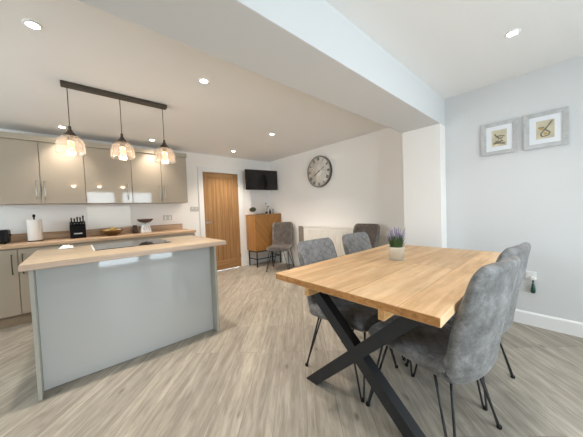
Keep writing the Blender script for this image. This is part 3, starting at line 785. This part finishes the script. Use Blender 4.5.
MB().box(-TL+.20, TL-.20, -.02, .02, zt*.5-.02, zt*.5+.02).build('stretcher', 'blackleg', tb)
for s in (-1, 1):
    xc = s*(TL-.20)
    m = MB(); m.box(xc-.04, xc+.04, -.228, .208, zt+.0003, zt+.0560); m.box(xc-.04, xc+.04, -.42, -.262, zt+.0003, zt+.0560); m.box(xc-.04, xc+.04, .242, .42, zt+.0003, zt+.0560); m.build('top_plate', 'blackleg', tb)

# lavender in a cream pot on the table
lv = thing('potted_lavender', 'lavender plant in cream ceramic pot on the dining table', 'plant', (1.855, .875, ZT+.0005))
MB().lathe([(.034, 0), (.056, .002), (.060, .011), (.057, .011), (.04, .006), (0, .006)], (0, 0, 0), 36).build('saucer', 'potcream', lv)
MB().lathe([(.048, .0125), (.052, .014), (.060, .092), (.061, .102), (.057, .102), (.054, .09), (0, .086)], (0, 0, 0), 36).build('pot', 'potcream', lv)
m = MB(); fl = MB(); random.seed(11)
for k in range(210):
    a = random.random()*2*PI; r0 = random.uniform(0, .045); h = random.uniform(.05, .105); sp = random.uniform(.15, 1.0)*.05
    p0 = Vector((r0*math.cos(a), r0*math.sin(a), .092)); p2 = Vector(((r0+sp)*math.cos(a), (r0+sp)*math.sin(a), .092+h)); p1 = (p0+p2)/2+Vector((0, 0, .012))
    sd = Vector((-math.sin(a), math.cos(a), 0))*.0028
    v = [m.bm.verts.new(q) for q in (p0-sd, p0+sd, p1+sd*1.4, p1-sd*1.4, p2)]
    m.bm.faces.new(v[:4]); m.bm.faces.new((v[3], v[2], v[4]))
for k in range(40):
    a = random.random()*2*PI; r1 = random.uniform(.005, .078); h = random.uniform(.085, .16)
    p0 = Vector((r1*.3*math.cos(a), r1*.3*math.sin(a), .09)); p1 = Vector((r1*math.cos(a), r1*math.sin(a), .09+h))
    m.tube([p0, (p0+p1)/2, p1], .0014, 5)
    dr = (p1-p0).normalized()
    for q in range(6):
        c = p1 - dr*(.04-.009*q); s = .0062-.0006*q
        fl.ball(c, s, 1.1, 1.1, .9, 6, 4)
fo = m.build('foliage', 'leaf', lv); fl.build('flowers', 'purple', lv)

# ------------------------------------------------------------------ dining chairs
def catmull(P, n):
    out = []
    for i in range(len(P)-1):
        p0 = P[max(i-1, 0)]; p1 = P[i]; p2 = P[i+1]; p3 = P[min(i+2, len(P)-1)]
        for k in range(n):
            t = k/n
            out.append(tuple(.5*((2*b)+(-a+c)*t+(2*a-5*b+4*c-d)*t*t+(-a+3*b-3*c+d)*t**3) for a, b, c, d in zip(p0, p1, p2, p3)))
    out.append(tuple(P[-1])); return out
# station: inner y, inner z, outer y, outer z, half width, wing (how far the sides come forward/up), quilt weight
ST = [(.250, .440, .248, .424, .190, .000, 0), (.244, .468, .240, .404, .206, .002, 0), (.218, .482, .208, .398, .216, .004, .3), (.11, .484, .09, .390, .222, .010, 1), (-.02, .474, -.05, .378, .224, .020, 1),
      (-.13, .466, -.16, .366, .222, .034, .7), (-.185, .482, -.236, .366, .216, .044, .2), (-.214, .530, -.282, .420, .213, .050, .6), (-.232, .600, -.300, .520, .214, .053, 1), (-.256, .700, -.320, .650, .219, .050, 1),
      (-.284, .800, -.344, .775, .224, .038, 1), (-.302, .880, -.355, .868, .221, .026, .5), (-.315, .914, -.361, .906, .206, .020, 0), (-.326, .931, -.356, .927, .176, .016, 0)]
SUB = 5
SS = catmull(ST, SUB)
NT = 30
def hull_part(i0, i1, quilt=True):
    m = MB(); rings = []
    S = SS[i0:i1+1]
    for gi, (iy, iz, oy, oz, hw, wing, qw) in enumerate(S):
        # forward/up direction = from outer to inner
        d = Vector((0, iy-oy, iz-oz)); th = d.length; d.normalize()
        idx = i0+gi
        inner = []; outer = []
        for k in range(NT+1):
            t = -1 + 2*k/NT
            e = (max(0.0, 1-abs(t)**5))**.5
            x = hw*t
            wv = wing*t*t
            mid = Vector((x, (iy+oy)/2, (iz+oz)/2))
            q = 0
            if quilt and abs(t) < .86:
                a = x/.042; b = idx*.0245/.042*.9
                q = .009*qw*(abs(math.sin(PI*(a+b)/2))*abs(math.sin(PI*(a-b)/2)))**.6*min(1, (.86-abs(t))/.1)
            fw = Vector((0, 1, 0)) if idx > 30 else d
            inner.append(mid + d*(th/2*e + q) + fw*wv*(.9 if idx > 30 else .7))
            outer.append(mid - d*(th/2*e) + fw*wv*(1.0 if idx > 30 else .55))
        ring = inner + outer[::-1][1:-1]
        rings.append([m.bm.verts.new(p) for p in ring])
    n = len(rings[0])
    for A_, B_ in zip(rings, rings[1:]):
        for k in range(n): m.bm.faces.new((A_[k], A_[(k+1) % n], B_[(k+1) % n], B_[k]))
    # caps
    for ring in (rings[0], rings[-1]):
        inn = ring[:NT+1]; out = [ring[0]] + ring[:NT:-1] + [ring[NT]]
        for k in range(NT):
            q = []
            for vv in (inn[k], inn[k+1], out[k+1], out[k]):
                if vv not in q: q.append(vv)
            if len(q) > 2:
                try: m.bm.faces.new(q)
                except ValueError: pass
    return m
def two_tone(o, inner_mat):
    """fabric on the sitting side follows the quilted pad, the outside shell stays plain"""
    o.data.materials.append(M[inner_mat])
KS = 6*SUB
def make_chair(label, inner='suedein'):
    t = thing('dining_chair', label, 'chair', (0, 0, 0), 0, 'grey upholstered dining chairs')
    seat = hull_part(0, KS+1).build('seat', 'suede', t, True)
    back = hull_part(KS, len(SS)-1).build('backrest', 'suede', t, True)
    for o in (seat, back):
        o.data.materials.append(M[inner])
        for p in o.data.polygons:
            vi = [v % (2*NT) for v in p.vertices]
            if all(v <= NT for v in vi) and all(2 <= v <= NT-2 for v in vi): p.material_index = 1
    for sx in (-1, 1):
        for sy in (-1, 1):
            fx_, fy_ = sx*.228, sy*.243
            m = MB(); zt_ = .43 if sy > 0 else .395
            a = Vector((sx*.185, sy*.115 + (-.02 if sy < 0 else 0), zt_)); b = Vector((sx*.105, sy*.195 + (.03 if sy < 0 else 0), zt_))
            f1 = Vector((fx_, fy_-sy*.012, .016)); f2 = Vector((fx_-sx*.012, fy_, .016)); ft = Vector((fx_, fy_, .0065))
            m.tube([a, a.lerp(f1, .5), f1, ft, f2, b.lerp(f2, .5), b], .0062, 8)
            lg = m.build('leg', 'black', t)
            MB().lathe([(.011, .0), (.012, .004), (.012, .014), (.008, .018)], (fx_-sx*.003, fy_-sy*.003, 0), 14).build('foot_cap', 'blackp', lg)
    return t
c1 = make_chair('grey suede dining chair nearest the camera, plain back towards us')
c1.location = (1.424, .505, 0); c1.rotation_euler = (0, 0, math.radians(-10.5))
dup(c1, (1.955, .505, 0), math.radians(-9), 'grey dining chair between the nearest chair and the right wall')
dup(c1, (1.475, 1.06, 0), PI, 'grey dining chair across the table, nearer the oak end, quilted back facing us')
dup(c1, (2.05, 1.06, 0), PI, 'grey dining chair across the table, right behind the potted lavender')
c5 = make_chair('taupe dining chair in the far corner before the oak cabinet', 'brownin'); c5.location = (3.02, 3.79, 0); c5.rotation_euler = (0, 0, math.radians(127))
dup(c5, (2.97, 2.0, 0), math.radians(90), 'dark taupe dining chair with its back to the radiator wall')

# ------------------------------------------------------------------ light, camera, colour
w = bpy.data.worlds.new('daylight'); SC.world = w; w.use_nodes = True
bg = w.node_tree.nodes['Background']; bg.inputs['Color'].default_value = (.78, .91, 1.0, 1); bg.inputs['Strength'].default_value = 5.9

cam = bpy.data.cameras.new('camera'); co = bpy.data.objects.new('camera', cam); COL.objects.link(co); SC.camera = co
f, yaw, pitch, roll = 243.067, .724769, -.0362929, -.0376271
cam.sensor_fit = 'HORIZONTAL'; cam.sensor_width = 36; cam.lens = 36*f/583; cam.clip_start = .02; cam.clip_end = 100
fw = Vector((math.sin(yaw)*math.cos(pitch), math.cos(yaw)*math.cos(pitch), math.sin(pitch)))
r0 = Vector((math.cos(yaw), -math.sin(yaw), 0)); u0 = r0.cross(fw)
rr = r0*math.cos(roll) + u0*math.sin(roll); uu = -r0*math.sin(roll) + u0*math.cos(roll)
mt = Matrix.Identity(4)
for i in range(3): mt[i][0] = rr[i]; mt[i][1] = uu[i]; mt[i][2] = -fw[i]
mt.translation = Vector((0, 0, 1.185)); co.matrix_world = mt

vs_ = SC.view_settings; vs_.view_transform = 'Standard'; vs_.look = 'None'; vs_.gamma = 1; vs_.use_curve_mapping = False; vs_.exposure = 0.92
cy = SC.cycles; cy.use_denoising = True; cy.max_bounces = 10; cy.diffuse_bounces = 6; cy.transparent_max_bounces = 16; cy.sample_clamp_indirect = 8
cy.caustics_reflective = False; cy.caustics_refractive = False
